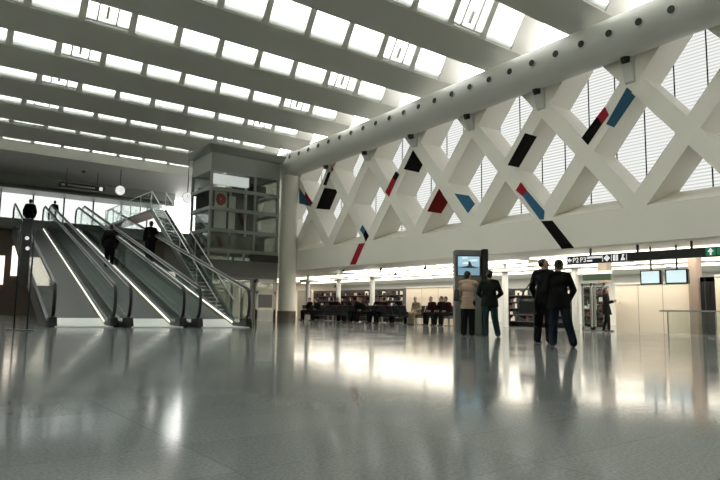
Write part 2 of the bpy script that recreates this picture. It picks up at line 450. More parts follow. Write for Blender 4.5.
# --- upper floor and the end of the hall -----------------------------
UE = 46.3
struct(trim_name(), MB().box((-6, UE, ZU - .7), (34, 57, ZU)), M['clad'])       # upper floor slab
struct(trim_name(), MB().box((-6, 50.6, 9.15), (XW, 51.0, ZBM)), M['steel2'])      # bulkhead over the windows
struct(trim_name(), MB().box((-6, 50.6, ZBM - .9 + .02), (XW, 54.2, ZBM - .9 + .15)), M['clad'])
wn += 1
nw = struct('window_%d' % wn, MB().box((-6, 54.2, ZU), (XW, 54.23, 9.32)), M['nglass'])
for i in range(16):
    x = -5 + i * 2.25
    if x > XW: break
    build('mullion', MB().box((x - .05, 54.05, ZU), (x + .05, 54.19, 9.32)), M['dsteel'], nw)
struct('wall_north', MB().box((-6, 56.7, 0), (34, 57, ZU - .7)), M['brown'])
for i, (x0, x1, z0, z1) in enumerate(((4.5, 5.9, .6, 3.8), (6.3, 7.0, 1.6, 4.6), (8.0, 12.0, 1.2, 4.4))):
    pass
struct('wall_underpass', MB().box((-6, 47.0, 0), (XW, 47.3, ZU - .7)), M['brown'])
for (x0, x1, z0, z1) in ((3.9, 5.95, 2.0, 3.9), (6.35, 7.1, 2.6, 4.6), (12.6, 17.6, .4, 3.4)):
    wn += 1
    struct('window_%d' % wn, MB().box((x0, 46.93, z0), (x1, 46.99, z1)), M['warm'])

# --- low concourse behind the wall band ------------------------------
struct(trim_name(), MB().box((XW + .36, Y0, ZB), (34, 48, ZB + .12)), M['stone'])
struct('wall_concourse', MB().box((33.7, Y0, 0), (34, 57, 3.0)), M['stone'])
struct('wall_concourse_end', MB().box((XW, 47.5, 0), (34, 47.8, ZB)), M['cream'])

exec_parts = []
# underside facets: choose the bar by which node the middle of the facet hits best
for pts, m, lb, kk in UND_OBJ:
    best = None
    n = Vector((0, -dz, -PY)).normalized()
    cx = sum(p[0] for p in pts) / len(pts); cy = sum(p[1] for p in pts) / len(pts)
    for k in range(-3, 9):
        p0 = Vector((XW, YN + PY * k, zs[0])) + n * (WB / 2)
        q = at_plane(cx, cy, p0, n)
        e = abs(q.x - (XW + D * .5))
        if best is None or e < best[0]: best = (e, k, q.x)
    facet('f', pts, m, lb, 'under', best[1])
    print('FACET', lb, best)

# ================================================================== MOVING WALKWAYS
DH = Vector((0.0840, 1.0, 0)).normalized(); SL = 0.2395
SD = Vector((DH.y, -DH.x, 0))
def walkway(noseL, noseR, label, run):
    """noseL/noseR: (x, y) of the two newel noses"""
    R0 = root('moving_walkway', label, 'moving walkway', (0, 0, 0))
    R0['group'] = 'moving walkways to the upper floor'
    nr = Vector((*noseR, 0)); nl = Vector((*noseL, 0))
    W = (nl - nr).dot(-SD); W = abs((nr - nl).dot(SD))
    nl = nr - SD * W
    def P(side, s, z): return (nr if side else nl) + DH * s + Vector((0, 0, z))
    s0 = 1.35; T = run   # ramp begins s0 behind the nose
    zt = (T - s0) * SL
    # tread
    mb = MB()
    i0 = .1
    for a, za, b, zb in ((s0 + .9, .9 * SL + .01, T, zt), (T, zt, T + 1.2, zt)):
        A = [P(0, a, za) + SD * i0, P(1, a, za) - SD * i0, P(1, b, zb) - SD * i0, P(0, b, zb) + SD * i0]
        mb.hexa([v - Vector((0, 0, .03)) for v in A] + A)
    build('tread_belt', mb, M['tread'], R0)
    mb = MB()
    for a, za, b, zb in ((-.2, .03, s0, .03), (s0, .03, s0 + .9, .9 * SL + .03)):
        A = [P(0, a, za) + SD * i0, P(1, a, za) - SD * i0, P(1, b, zb) - SD * i0, P(0, b, zb) + SD * i0]
        mb.hexa([v - Vector((0, 0, .03)) for v in A] + A)
    build('landing_plate', mb, M['plate'], R0)
    # truss body below
    mb = MB()
    lo = -.62
    mb.hexa([P(0, s0 + 2.6, .01), P(1, s0 + 2.6, .01), P(1, T, zt + lo), P(0, T, zt + lo), P(0, s0 + 2.6, 2.6 * SL - .04), P(1, s0 + 2.6, 2.6 * SL - .04), P(1, T, zt - .04), P(0, T, zt - .04)])
    mb.hexa([P(0, s0, .0), P(1, s0, .0), P(1, s0 + 2.6, .0), P(0, s0 + 2.6, .0), P(0, s0, .015), P(1, s0, .015), P(1, s0 + 2.6, 2.6 * SL - .04), P(0, s0 + 2.6, 2.6 * SL - .04)])
    mb.hexa([P(0, T, zt + lo), P(1, T, zt + lo), P(1, T + 1.2, zt + lo), P(0, T + 1.2, zt + lo), P(0, T, zt - .04), P(1, T, zt - .04), P(1, T + 1.2, zt - .04), P(0, T + 1.2, zt - .04)])
    build('truss', mb, M['clad'], R0)
    HR = 1.30; g0 = .35
    for side in (0, 1):
        off = SD * (-.05 if side else .05)
        def Q(s, z): return P(side, s, z) + off
        bal = MB()
        # skirt / deck
        sk = .16
        for a, b in ((.2, s0), (s0, T), (T, T + 1.2)):
            za = max(0, min(a, T) - s0) * SL; zb = max(0, min(b, T) - s0) * SL
            bal.hexa([Q(a, za - .02) - SD * .05, Q(a, za - .02) + SD * .05, Q(b, zb - .02) + SD * .05, Q(b, zb - .02) - SD * .05,
                      Q(a, za + sk) - SD * .05, Q(a, za + sk) + SD * .05, Q(b, zb + sk) + SD * .05, Q(b, zb + sk) - SD * .05])
        sko = build('skirt', bal, M['dsteel'], R0)
        inn = SD * (-.056 if side else .056)
        st = MB(); st.bar(Q(s0 + .1, .1 * SL + sk - .03) + inn, Q(T, zt + sk - .03) + inn, .012, .055)
        if side: build('light_strip', st, M['led'], sko)  # glowing strip stands in for the bright line along the skirt
        ye = MB(); ye.bar(Q(s0 + .1, .1 * SL + .05) + inn, Q(T, zt + .05) + inn, .012, .03)
        if side: build('yellow_strip', ye, M['yellow'], sko)
        # pod at the nose
        pod = MB(); pod.hexa([Q(-.05, 0) - SD * .13, Q(-.05, 0) + SD * .13, Q(.6, 0) + SD * .13, Q(.6, 0) - SD * .13,
                              Q(.0, .32) - SD * .11, Q(.0, .32) + SD * .11, Q(.6, .30) + SD * .11, Q(.6, .30) - SD * .11])
        build('newel_base', pod, M['rubber'], R0, bevel=.03)
        # glass
        g = MB()
        def hz(s): return 1.42 - .02 + (min(s, T) - g0) * SL
        g.prism([Q(.2, sk), Q(s0, sk), Q(T, zt + sk), Q(T + 1.2, zt + sk), Q(T + 1.2, hz(T) - .05), Q(T, hz(T) - .05), Q(.35, hz(.35) - .05), Q(.08, 1.1), Q(.0, .7)], SD * .012)
        build('glass_balustrade', g, M['bglass'], R0)
        # handrail loop
        pts = [Q(.25, .3), Q(.06, .45), Q(-.02, .8), Q(.02, 1.1), Q(.14, 1.33), Q(.4, hz(.4) + .0)]
        n = 14
        for i in range(1, n + 1):
            s_ = .4 + (T - .4) * i / n; pts.append(Q(s_, hz(s_)))
        ht = hz(T)
        pts += [Q(T + .9, ht), Q(T + 1.22, ht - .12), Q(T + 1.36, ht - .5), Q(T + 1.34, zt + .6), Q(T + 1.2, zt + .25)]
        build('handrail', MB().tube(pts, .055, 10), M['rubber'], R0, smooth=True)
        rp = [p - Vector((0, 0, .07)) for p in pts[5:-4]]
        build('handrail_track', MB().tube(rp, .036, 8), M['trim'], R0, smooth=True)
    return P, s0, T, zt
n115 = at(115, 326.5, 2, 0); n52 = at(50, 326.5, 2, 0)
YN1 = 21.0
def nose(px, y): p = at(px, 327, 1, y); return (p.x, y)
W1 = walkway(nose(51, 21.2), nose(115.5, 21.1), 'moving walkway nearest the dark post, its glass sides climbing to the upper floor', 25.4)
W2 = walkway(nose(127.5, 20.6), nose(184.5, 20.4), 'middle moving walkway of the three, a man in a bulky jacket riding it', 26.0)
W3 = walkway(nose(197.5, 19.9), nose(250, 19.7), 'moving walkway nearest the glass lift, tall figure in a long coat on it', 26.6)

# ================================================================== PEOPLE
def vox(mb, size, name, m, parent, smooth_it=4):
    me = mb.mesh(name)
    t = bpy.data.objects.new('tmp', me); COL.objects.link(t)
    r = t.modifiers.new('r', 'REMESH'); r.mode = 'VOXEL'; r.voxel_size = size; r.use_smooth_shade = True
    s = t.modifiers.new('s', 'SMOOTH'); s.iterations = smooth_it; s.factor = .5
    dg = bpy.context.evaluated_depsgraph_get(); dg.update()
    out = bpy.data.meshes.new_from_object(t.evaluated_get(dg)); out.name = name
    bpy.data.objects.remove(t)
    out.materials.clear(); out.materials.append(m)
    for f in out.polygons: f.use_smooth = True
    o = bpy.data.objects.new(name, out); COL.objects.link(o); o.parent = parent
    return o
V = Vector
def person(label, loc, yaw, H=1.75, group=None, coat='coatk', pants='trous', hair='hair', long_hair=False, hem=.80, skirt=False,
           J=None, vs=.012, bulk=1.0, bald=False, arms=True, flare=0.0):
    sc = H / 1.75
    r = root('person', label, 'person', loc, yaw, group); r.scale = (sc, sc, sc)
    j = dict(pel=V((0, 0, .95)), waist=V((0, 0, 1.08)), chest=V((0, 0, 1.30)), neck=V((0, -.01, 1.49)), head=V((0, .02, 1.635)),
             sL=V((-.185, 0, 1.42)), sR=V((.185, 0, 1.42)), eL=V((-.24, -.02, 1.13)), eR=V((.24, -.02, 1.13)),
             wL=V((-.25, .06, .89)), wR=V((.25, .06, .89)),
             hL=V((-.09, 0, .92)), hR=V((.09, 0, .92)), kL=V((-.10, .01, .49)), kR=V((.10, .01, .49)), aL=V((-.11, -.02, .09)), aR=V((.11, -.02, .09)),
             face=0.0, toeL=0.0, toeR=0.0)
    j.update(J or {})
    hd = Matrix.Rotation(j['face'], 3, 'Z')
    b = MB()
    H0 = j['head']
    def hp(x, y, z): return H0 + hd @ V((x, y, z))
    b.ball(hp(0, -.012, .02), 1, (.076, .095, .105), 20, hd)
    b.ball(hp(0, .02, -.045), 1, (.058, .068, .072), 16, hd)
    b.ball(hp(0, .098, -.02), 1, (.013, .02, .018), 10, hd); b.ball(hp(0, .09, .005), 1, (.01, .013, .025), 10, hd)
    b.ball(hp(0, .088, -.06), 1, (.022, .01, .008), 10, hd); b.ball(hp(0, .075, -.095), 1, (.022, .018, .016), 10, hd)
    for s in (-1, 1): b.ball(hp(s * .078, -.01, -.005), 1, (.01, .02, .032), 10, hd)
    b.capsule(j['neck'] - V((0, 0, .05)), .058, H0 - V((0, .01, .05)), .052)
    up = (j['neck'] - j['pel'])
    def tor(rad_add, mbx, top=True, bot=True):
        k = bulk
        R = Matrix.Identity(3)
        mbx.ball(j['pel'], 1, (.155 * k + rad_add, .105 * k + rad_add, .12), 18)
        mbx.ball((j['pel'] + j['chest']) / 2, 1, (.135 * k + rad_add, .10 * k + rad_add, .20), 18)
        mbx.ball(j['chest'], 1, (.165 * k + rad_add, .115 * k + rad_add, .17), 18)
        mbx.capsule(j['chest'] + V((-.06, 0, .04)), .1 * k + rad_add, j['chest'] + V((.06, 0, .04)), .1 * k + rad_add)
        mbx.capsule(j['sL'] * .9 + j['neck'] * .1, .062 + rad_add, j['neck'] - V((0, 0, .045)), .062 + rad_add)
        mbx.capsule(j['sR'] * .9 + j['neck'] * .1, .062 + rad_add, j['neck'] - V((0, 0, .045)), .062 + rad_add)
    tor(0, b)
    for q in 'LR':
        b.capsule(j['s' + q], .055, j['e' + q], .042); b.capsule(j['e' + q], .042, j['w' + q], .028)
        b.capsule(j['h' + q], .085, j['k' + q], .056); b.capsule(j['k' + q], .055, j['a' + q], .036)
        td = Matrix.Rotation(j['toe' + q], 3, 'Z')
        b.capsule(j['a' + q] + td @ V((0, 0, -.045)), .035, j['a' + q] + td @ V((0, .15, -.055)), .028)
        # hand: palm, four fingers, thumb
        d = (j['w' + q] - j['e' + q]).normalized(); sgn = -1 if q == 'L' else 1
        side = V((0, 1, 0)) if abs(d.y) < .8 else V((0, 0, 1))
        side = (side - d * side.dot(d)).normalized(); nn = d.cross(side)
        w = j['w' + q]
        for f in (-1, 0, 1): b.capsule(w + side * f * .018, .017, w + d * .085 + side * f * .025, .014, 8)
        for f, ln in ((-1.5, .055), (-.5, .072), (.5, .078), (1.5, .068)):
            p0 = w + d * .085 + side * f * .019; p1 = p0 + d * ln * .55 + nn * (-sgn) * .012; p2 = p1 + (d * .7 + nn * (-sgn) * .7).normalized() * ln * .5
            b.capsule(p0, .0095, p1, .009, 8); b.capsule(p1, .009, p2, .0085, 8)
        t0 = w + d * .03 + side * .03; t1 = t0 + (d + side * .8).normalized() * .04; b.capsule(t0, .0125, t1, .011, 8); b.capsule(t1, .011, t1 + d * .03, .0095, 8)
    vox(b, vs * .85, 'body', M['skin'], r, 2)
    # clothing
    c = MB(); tor(.028, c)
    for q in 'LR':
        c.capsule(j['s' + q], .078, j['e' + q], .066); c.capsule(j['e' + q], .064, j['w' + q] + (j['e' + q] - j['w' + q]).normalized() * .02, .048)
    low = j['pel'] - V((0, 0, .95 - hem))
    c.cone(j['pel'] + V((0, 0, .12)),   .168 * bulk + .01, low, .205 * bulk + flare, 20)
    for v in c.bm.verts[-40:]:
        v.co.y = j['pel'].y + (v.co.y - j['pel'].y) * .72
    c.cone(j['neck'] - V((0, 0, .06)), .095, j['neck'] + V((0, -.005, .02)), .078, 16)
    vox(c, vs, 'coat', M[coat], r, 5)
    p = MB()
    if skirt:
        pass
    p.ball(j['pel'] - V((0, 0, .02)), 1, (.165, .12, .12), 16)
    for q in 'LR':
        p.capsule(j['h' + q], .115, j['k' + q], .092 if not skirt else .074); p.capsule(j['k' + q], .09 if not skirt else .073, j['a' + q] + V((0, 0, .0)), .078 if not skirt else .05)
    vox(p, vs, 'trousers', M[pants], r, 4)
    for q in 'LR':
        td = Matrix.Rotation(j['toe' + q], 3, 'Z'); a = j['a' + q]
        s_ = MB(); s_.ball(a + td @ V((0, -.01, -.045)), 1, (.045, .06, .045), 14, td); s_.ball(a + td @ V((0, .09, -.058)), 1, (.047, .11, .032), 14, td)
        s_.capsule(a, .045, a + V((0, 0, -.03)), .045)
        vox(s_, vs * .8, 'shoe', M['shoe'], r, 2)
    h = MB()
    if bald:
        h.ball(hp(0, -.04, .022), 1, (.086, .082, .092), 18, hd)
    else:
        h.ball(hp(0, -.028, .038), 1, (.088, .098, .1), 20, hd); h.ball(hp(0, -.05, -.03), 1, (.075, .06, .06), 14, hd)
    if long_hair:
        h.capsule(hp(0, -.06, 0), .095, hp(0, -.09, -.2), .09); h.capsule(hp(-.05, -.04, 0), .045, hp(-.06, -.05, -.17), .04); h.capsule(hp(.05, -.04, 0), .045, hp(.06, -.05, -.17), .04)
    vox(h, vs * .8, 'hair', M[hair], r, 2)
    for s in (-1, 1):
        build('eye', MB().ball(hp(s * .03, .078, .008), .011, n=8), M['nozzle'], r)
    return r
def toward(px, py_feet, off=0): return at(px, py_feet, 2, 0)
def facing(dx, dy): return math.atan2(-dx, dy)       # local +y -> world direction (dx, dy)

# pair by the display totem
pa = at(468, 336.5, 2, 0); pb = at(490, 337, 2, 0)
view = V((pa.x, pa.y, 0)).normalized()
A = person('person in a beige jacket and black trousers facing the screen totem', (pa.x, pa.y, 0), facing(view.x + .25, view.y - .1), 1.76, coat='beige', pants='trous', hem=.74,
       J=dict(eR=V((.27, .14, 1.36)), wR=V((.13, .33, 1.42)), eL=V((-.26, .04, 1.14)), wL=V((-.2, .2, 1.0)), face=-.5, head=V((.0, .04, 1.63))), vs=.010)
B = person('person in a dark green jacket and teal trousers, back turned, beside the totem', (pb.x, pb.y, 0), facing(view.x - .1, view.y + .1), 1.78, coat='coatg', pants='teal', hem=.80, bulk=1.15,
       J=dict(eR=V((.31, .02, 1.15)), wR=V((.20, .20, 1.02)), eL=V((-.29, .04, 1.15)), wL=V((-.16, .22, 1.05)), kR=V((.13, .0, .49)), aR=V((.2, -.04, .09)), hR=V((.1, 0, .92)), kL=V((-.12, .02, .49)), aL=V((-.11, .02, .09)), toeR=-.3), vs=.010)
pc = at(545, 343.5, 2, 0); pd = at(560, 347, 2, 0); vd = V((pd.x, pd.y, 0)).normalized(); rt = V((vd.y, -vd.x, 0))
C = person('tall balding man in black with a shoulder bag, face turned to his companion', (pc.x, pc.y, 0), facing(*(rt * .4 + vd * .8).xy), 1.86, coat='coatk', pants='trous', hair='hair', bald=True, hem=.80,
       J=dict(eR=V((.27, .06, 1.15)), wR=V((.16, .24, 1.08)), eL=V((-.26, -.03, 1.14)), wL=V((-.24, .1, .93)), face=-.95, toeR=-.2, aL=V((-.13, -.08, .09)), kL=V((-.12, -.02, .49))), vs=.010)
Dp = person('man in black jacket and dark jeans, back turned, legs apart, beside the balding man', (pd.x, pd.y, 0), facing(*(vd * .95 - rt * .35).xy), 1.72, coat='coatk', pants='jeans', hem=.76, bulk=1.15,
       J=dict(eR=V((.30, -.02, 1.14)), wR=V((.26, .14, .93)), eL=V((-.29, .03, 1.15)), wL=V((-.14, .22, 1.1)), aR=V((.24, -.10, .09)), kR=V((.16, -.03, .49)), aL=V((-.12, .05, .09)), kL=V((-.11, .04, .49)), toeR=-.25, face=.3), vs=.010)
# shoulder bag
bagp = pc - rt * .36 - vd * .10
bg = root('shoulder_bag', 'black shoulder bag hanging at the hip of the balding man', 'bag', (bagp.x, bagp.y, .80), facing(*vd.xy))
mb = MB(); mb.hexa([(-.2, -.07, -.17), (.2, -.07, -.17), (.2, .07, -.17), (-.2, .07, -.17), (-.17, -.05, .12), (.17, -.05, .12), (.17, .05, .12), (-.17, .05, .12)])
build('bag_body', mb, M['rubber'], bg, bevel=.03)
build('bag_flap', MB().box((-.17, -.085, -.03), (.17, -.06, .12)), M['seat'], bg, bevel=.01)
build('strap', MB().tube([(-.16, 0, .1), (-.08, .0, .3), (.06, .02, .5), (.19, .04, .64), (.22, .03, .5), (.2, .02, .3), (.16, 0, .1)], .014, 8), M['seat'], bg, smooth=True)
# bag by beige jacket
bp2 = pa - V((view.y, -view.x, 0)) * .30 - view * .02
bg2 = root('handbag', 'dark handbag at the side of the person in beige', 'bag', (bp2.x, bp2.y, 1.15), facing(*view.xy))
mb = MB(); mb.hexa([(-.09, -.13, -.2), (.09, -.13, -.2), (.09, .13, -.2), (-.09, .13, -.2), (-.05, -.1, .12), (.05, -.1, .12), (.05, .1, .12), (-.05, .1, .12)])
build('bag_body', mb, M['rubber'], bg2, bevel=.03)
build('strap', MB().tube([(0, -.09, .1), (.05, -.05, .26), (.1, 0, .31), (.05, .05, .26), (0, .09, .1)], .012, 8), M['seat'], bg2, smooth=True)
# woman with the paper
pg = at(610, 331.5, 2, 0); pg.x -= .2
vg = V((pg.x, pg.y, 0)).normalized(); rg = V((vg.y, -vg.x, 0))
G = person('long-haired woman in a dark coat reading before the cream partition', (pg.x, pg.y, 0), facing(*(rg * .9 - vg * .15).xy), 1.66, coat='coatk', pants='trous', long_hair=True, hem=.66, skirt=True, flare=.02,
       J=dict(eR=V((.22, .05, 1.14)), wR=V((.10, .27, 1.2)), eL=V((-.22, .05, 1.14)), wL=V((-.08, .27, 1.18)), aL=V((-.1, -.14, .09)), kL=V((-.09, -.03, .49)), aR=V((.09, .10, .09)), kR=V((.09, .08, .49))), vs=.013, bulk=.92)
fw = (rg * .9 - vg * .15).normalized(); pp = pg + fw * .42 + V((0, 0, 1.18)); pr = V((fw.y, -fw.x, 0))
tag(build('newspaper', MB().prism([pp - pr * .2 + V((0, 0, -.12)), pp + V((0, 0, -.13)) + fw * .05, pp + pr * .2 + V((0, 0, -.12)), pp + pr * .2 + V((0, 0, .16)) + fw * .05, pp + V((0, 0, .15)) + fw * .1, pp - pr * .2 + V((0, 0, .16)) + fw * .05], fw * .006), M['paper']),
    'pale open sheet of paper in the hands of the long-haired woman', 'paper')
# riders
def rider(W, px, s, side, label, H, **kw):
    P, s0, T, zt = W
    p = P(1, s, 0) - SD * side; p.z = max(0.04, (s - s0) * SL + .0)
    return person(label, p, facing(DH.x, DH.y), H, **kw)
def s_for(W, px, side):
    P, s0, T, zt = W; best = None
    for i in range(0, 300):
        s = i * .1; p = P(1, s, 0) - SD * side; p.z = (s - s0) * SL
        c = ROT.transposed() @ (p - EYE); x = 360 - c.x / c.z * FPX
        if best is None or abs(x - px) < best[0]: best = (abs(x - px), s)
    return best[1]
rider(W2, 110, s_for(W2, 109, .3), .3, 'man in a bulky dark jacket riding the middle walkway, seen from behind', 2.2, coat='coatk', pants='trous', bulk=1.3, hem=.78, vs=.015,
      J=dict(eL=V((-.29, .02, 1.12)), eR=V((.29, .02, 1.12)), wL=V((-.27, .1, .88)), wR=V((.27, .1, .88)), aL=V((-.13, -.1, .08)), aR=V((.12, .1, .11))))
rider(W3, 149, s_for(W3, 149, .3), .3, 'tall person in a long black coat riding the walkway nearest the lift', 2.35, coat='coatk', pants='trous', hem=.50, vs=.015,
      J=dict(wL=V((-.22, .12, .95)), wR=V((.22, .12, .95)), aL=V((-.09, -.06, .08)), aR=V((.09, .06, .10))))
pu = at(27, 222, 1, 44.6); 
P1_, s01, T1, zt1 = W1
person('dark figure at the top of the walkway nearest the dark post', (P1_(1, s_for(W1, 29, .8), 0) - SD * .8).xy.to_3d() + V((0, 0, min(zt1, (s_for(W1, 29, .8) - s01) * SL))), facing(0.0, 1), 2.4, coat='coatk', pants='trous', hem=.78, bulk=1.2, vs=.016,
      J=dict(eL=V((-.28, .02, 1.12)), eR=V((.28, .02, 1.12)), wL=V((-.26, .1, .88)), wR=V((.26, .1, .88))))
q = at(45, 222, 2, ZU)
person('dark figure on the upper floor behind the walkway glass', (9.05, 48.6, ZU), 0.3, 1.8, vs=.018, coat='coatk')

# ================================================================== BARRIER POST at the left
mb0 = at(20, 331, 2, 0)
ps = root('information_post', 'tall dark post with two small white lights before the first walkway', 'post', (mb0.x, mb0.y, 0), math.radians(-10))
for dx in (-.16, .16):
    dy = .5 if dx < 0 else 0
    build('pole', MB().cone((dx, dy, .03), .022, (dx, dy * .3, 2.8), .022, 12), M['dsteel'], ps, smooth=True)
    build('foot', MB().cone((dx, dy, 0), .19, (dx, dy, .035), .17, 24), M['dsteel'], ps)
pn = build('panel', MB().box((-.13, .0, 1.15), (.10, .10, 2.95)), M['dsteel'], ps, bevel=.02)
for dx, z in ((.0, 2.42), (.03, 2.15)): build('lamp', MB().cone((dx, -.005, z), .05, (dx, -.03, z), .045, 14), M['signw'], pn)

# ================================================================== LIFT TOWER
LX0, LX1, LY0, LY1 = 12.9, 17.0, 30.0, 32.6
lift = root('glass_lift', 'tall glass lift tower with grey steel frame beside the round column', 'lift', (0, 0, 0))
def zl(y, x=240): return at(x, y, 1, LY0).z
ztop = 9.1
LV = [zl(173), zl(191.5), zl(211), zl(232), zl(251.5), 2.0]
fr = MB()
pw = .12
for x in (LX0, LX1 - pw, 15.45):
    for y in (LY0, LY1 - pw):
        build('corner_post' if x != 15.45 else 'mid_post', MB().box((x, y, 0), (x + pw, y + pw, ztop - .4)), M['steel2'], lift)
for z in LV[:5] + [2.25]:
    t = .09
    g = MB(); g.box((LX0, LY0 - .02, z - t), (LX1, LY0 + .1, z + t)); g.box((LX0, LY1 - .1, z - t), (LX1, LY1 + .02, z + t))
    g.box((LX0 - .02, LY0, z - t), (LX0 + .1, LY1, z + t)); g.box((LX1 - .1, LY0, z - t), (LX1 + .02, LY1, z + t))
    build('ring_beam', g, M['steel2'], lift)
# closed top part and roof
build('top_cladding', MB().box((LX0 + .01, LY0 + .01, LV[0]), (LX1 - .01, LY1 - .01, ztop - .3)), M['steel2'], lift)
build('roof', MB().hexa([(LX0, LY0, ztop - .3), (LX1 + .1, LY0 - .1, ztop - .3), (LX1 + .1, LY1 + .1, ztop - .3), (LX0 - .1, LY1 + .1, ztop - .3),
                         (LX0 - .25, LY0 - .25, ztop + .08), (LX1 + .25, LY0 - .25, ztop + .08), (LX1 + .25, LY1 + .12, ztop + .08), (LX0 - .25, LY1 + .12, ztop + .08)]), M['steel2'], lift)
zz = LV + [0.05]
for a, b in zip(LV[:5], LV[1:5] + [2.25]):
    for x0, x1 in ((LX0 + pw, 15.45), (15.45 + pw, LX1 - pw)):
        build('front_pane', MB().box((x0, LY0 + .04, b), (x1, LY0 + .055, a)), M['lglass'], lift)
        build('back_pane', MB().box((x0, LY1 - .055, b), (x1, LY1 - .04, a)), M['lglass'], lift)
    build('side_pane', MB().box((LX0 + .04, LY0 + pw, b), (LX0 + .055, LY1 - pw, a)), M['lglass'], lift)
    build('side_pane', MB().box((LX1 - .055, LY0 + pw, b), (LX1 - .04, LY1 - pw, a)), M['lglass'], lift)
# fascia over the ground floor doors
build('fascia', MB().box((LX0, LY0 - .05, 2.3), (LX1, LY0 + .03, LV[4] - .5)), M['clad'], lift)
build('dark_fascia', MB().box((15.3, LY0 - .09, LV[4] - .5), (LX1, LY0 + .03, LV[4] - .1)), M['sign'], lift)
# shaft things inside, plus stand-in panels for its bright and dark parts
build('guide_rail', MB().box((15.5, 31.2, 0), (15.62, 31.35, 8.2)), M['steel'], lift)
build('guide_rail', MB().box((15.0, 32.1, 0), (15.1, 32.2, 8.2)), M['steel'], lift)
car = build('lift_car', MB().box((13.4, 31.0, LV[4] + .1), (16.7, 32.3, LV[3] - .1)), M['clad'], lift)
build('car_roof_machine', MB().box((15.8, 31.2, LV[1] + .1), (16.8, 32.2, LV[0] - .3)), M['dsteel'], lift)
build('white_beam', MB().box((13.2, 30.5, LV[0] - .62), (15.35, 30.8, LV[0] - .1)), M['signw'], lift)  # glowing panel stands in for bright windows beyond, seen through the shaft
build('dark_back', MB().box((15.2, 32.3, LV[3]), (16.8, 32.4, LV[0])), M['shopd'], lift)  # dark sheet added to make the shaft's inside look dimmer
build('dark_back', MB().box((13.2, 32.3, LV[1] - .1), (15.2, 32.4, LV[1] + .35)), M['shopd'], lift)  # another added sheet, its dark colour standing in for shade
pos = build('poster', MB().box((13.3, 30.3, LV[3] + .15), (13.98, 30.32, LV[1] - .1)), M['paper'], lift)
rb = MB()
for i in range(9):
    a = i * 2.4; rb.ball((13.64 + .17 * math.cos(a), 30.29, (LV[1] - .5) + .2 * math.sin(a)), .14, (1, .08, 1), 12)
build('red_flower', rb, M['red'], pos)
build('dark_back', MB().box((13.1, 32.3, LV[3]), (15.2, 32.4, LV[1])), M['shopd'], lift)  # dark sheet added behind the posters to deepen the shade
build('poster', MB().box((14.12, 30.3, LV[3] + .15), (14.5, 30.32, LV[1] - .25)), M['paper'], lift)
build('glass_rail', MB().box((13.0, 31.5, LV[3] - .8), (16.9, 31.52, LV[3])), M['bglass'], lift)
# ground floor doors
dr = root('lobby_door', 'pale framed ground floor door at the foot of the glass lift', 'door', (0, 0, 0))
g = MB(); x0, x1 = 15.7, 16.9; y = 29.9
g.box((x0, y, .02), (x0 + .12, y + .08, 2.24)); g.box((x1 - .12, y, .02), (x1, y + .08, 2.24)); g.box((x0, y, 2.1), (x1, y + .08, 2.24)); g.box((x0, y, 1.45), (x1, y + .08, 1.6)); g.box((x0, y, .02), (x1, y + .08, .6))
build('door_frame', g, M['stone'], dr)
build('door_glass', MB().box((x0 + .12, y + .03, .6), (x1 - .12, y + .045, 2.1)), M['lglass'], dr)
build('notice_board', MB().box((x0 + .16, y + .02, .72), (x1 - .2, y + .03, 1.42)), M['clad'], dr)
for x in (13.4, 13.8, 14.2, 14.75):
    build('door_post', MB().box((x, 30.05, .02), (x + .05, 30.1, 2.24)), M['steel'], lift)
build('ground_pane', MB().box((LX0 + .15, 30.06, .05), (15.4, 30.075, 2.24)), M['bglass'], lift)

# ================================================================== STAIR and bridge
stx0, stx1, sy0 = 11.95, 12.8, 26.6
SP = .66
st = root('staircase', 'steep open staircase with glass sides between the walkways and the lift', 'staircase', (0, 0, 0))
n = 34; rise = (ZU) / n; run = rise / SP
mb = MB()
for i in range(n):
    mb.box((stx0 + .05, sy0 + i * run, (i + .35) * rise), (stx1 - .05, sy0 + (i + 1.15) * run, (i + 1) * rise - .002))
build('steps', mb, M['dsteel'], st)
L = n * run
for x in (stx0, stx1):
    build('stringer', MB().bar((x, sy0 - .1, .08), (x, sy0 + L, ZU - .02), .06, .3), M['steel2'], st)
    build('side_glass', MB().prism([(x, sy0, .3), (x, sy0 + L, ZU + .2), (x, sy0 + L, ZU + 1.05), (x, sy0, 1.05)], (.015, 0, 0)), M['bglass'], st)
    build('handrail', MB().tube([(x, sy0 - .15, 1.0), (x, sy0, 1.08), (x, sy0 + L, ZU + 1.08)], .032, 8), M['steel'], st, smooth=True)
    for t in (.0, .25, .5, .75, 1.0):
        build('baluster', MB().cone((x, sy0 + L * t, ZU * t + .05), .02, (x, sy0 + L * t, ZU * t + 1.07), .02, 8), M['steel'], st)
struct(trim_name(), MB().box((11.9, sy0 + L, ZU - .16), (12.95, UE, ZU)), M['clad'])
gr = root('glass_railing', 'glass railing with steel rail along the bridge by the lift', 'railing', (0, 0, 0))
build('rail', MB().tube([(11.95, sy0 + L + .1, ZU + 1.08), (11.95, UE - .1, ZU + 1.08)], .03, 8), M['steel'], gr, smooth=True)
build('glass_panel', MB().box((11.94, sy0 + L + .1, ZU), (11.955, UE - .1, ZU + 1.0)), M['bglass'], gr)
for i in range(6):
    yy = sy0 + L + .1 + i * (UE - .3 - sy0 - L) / 5; build('rail_post', MB().box((11.93, yy - .02, ZU), (11.97, yy + .02, ZU + 1.06)), M['steel'], gr)

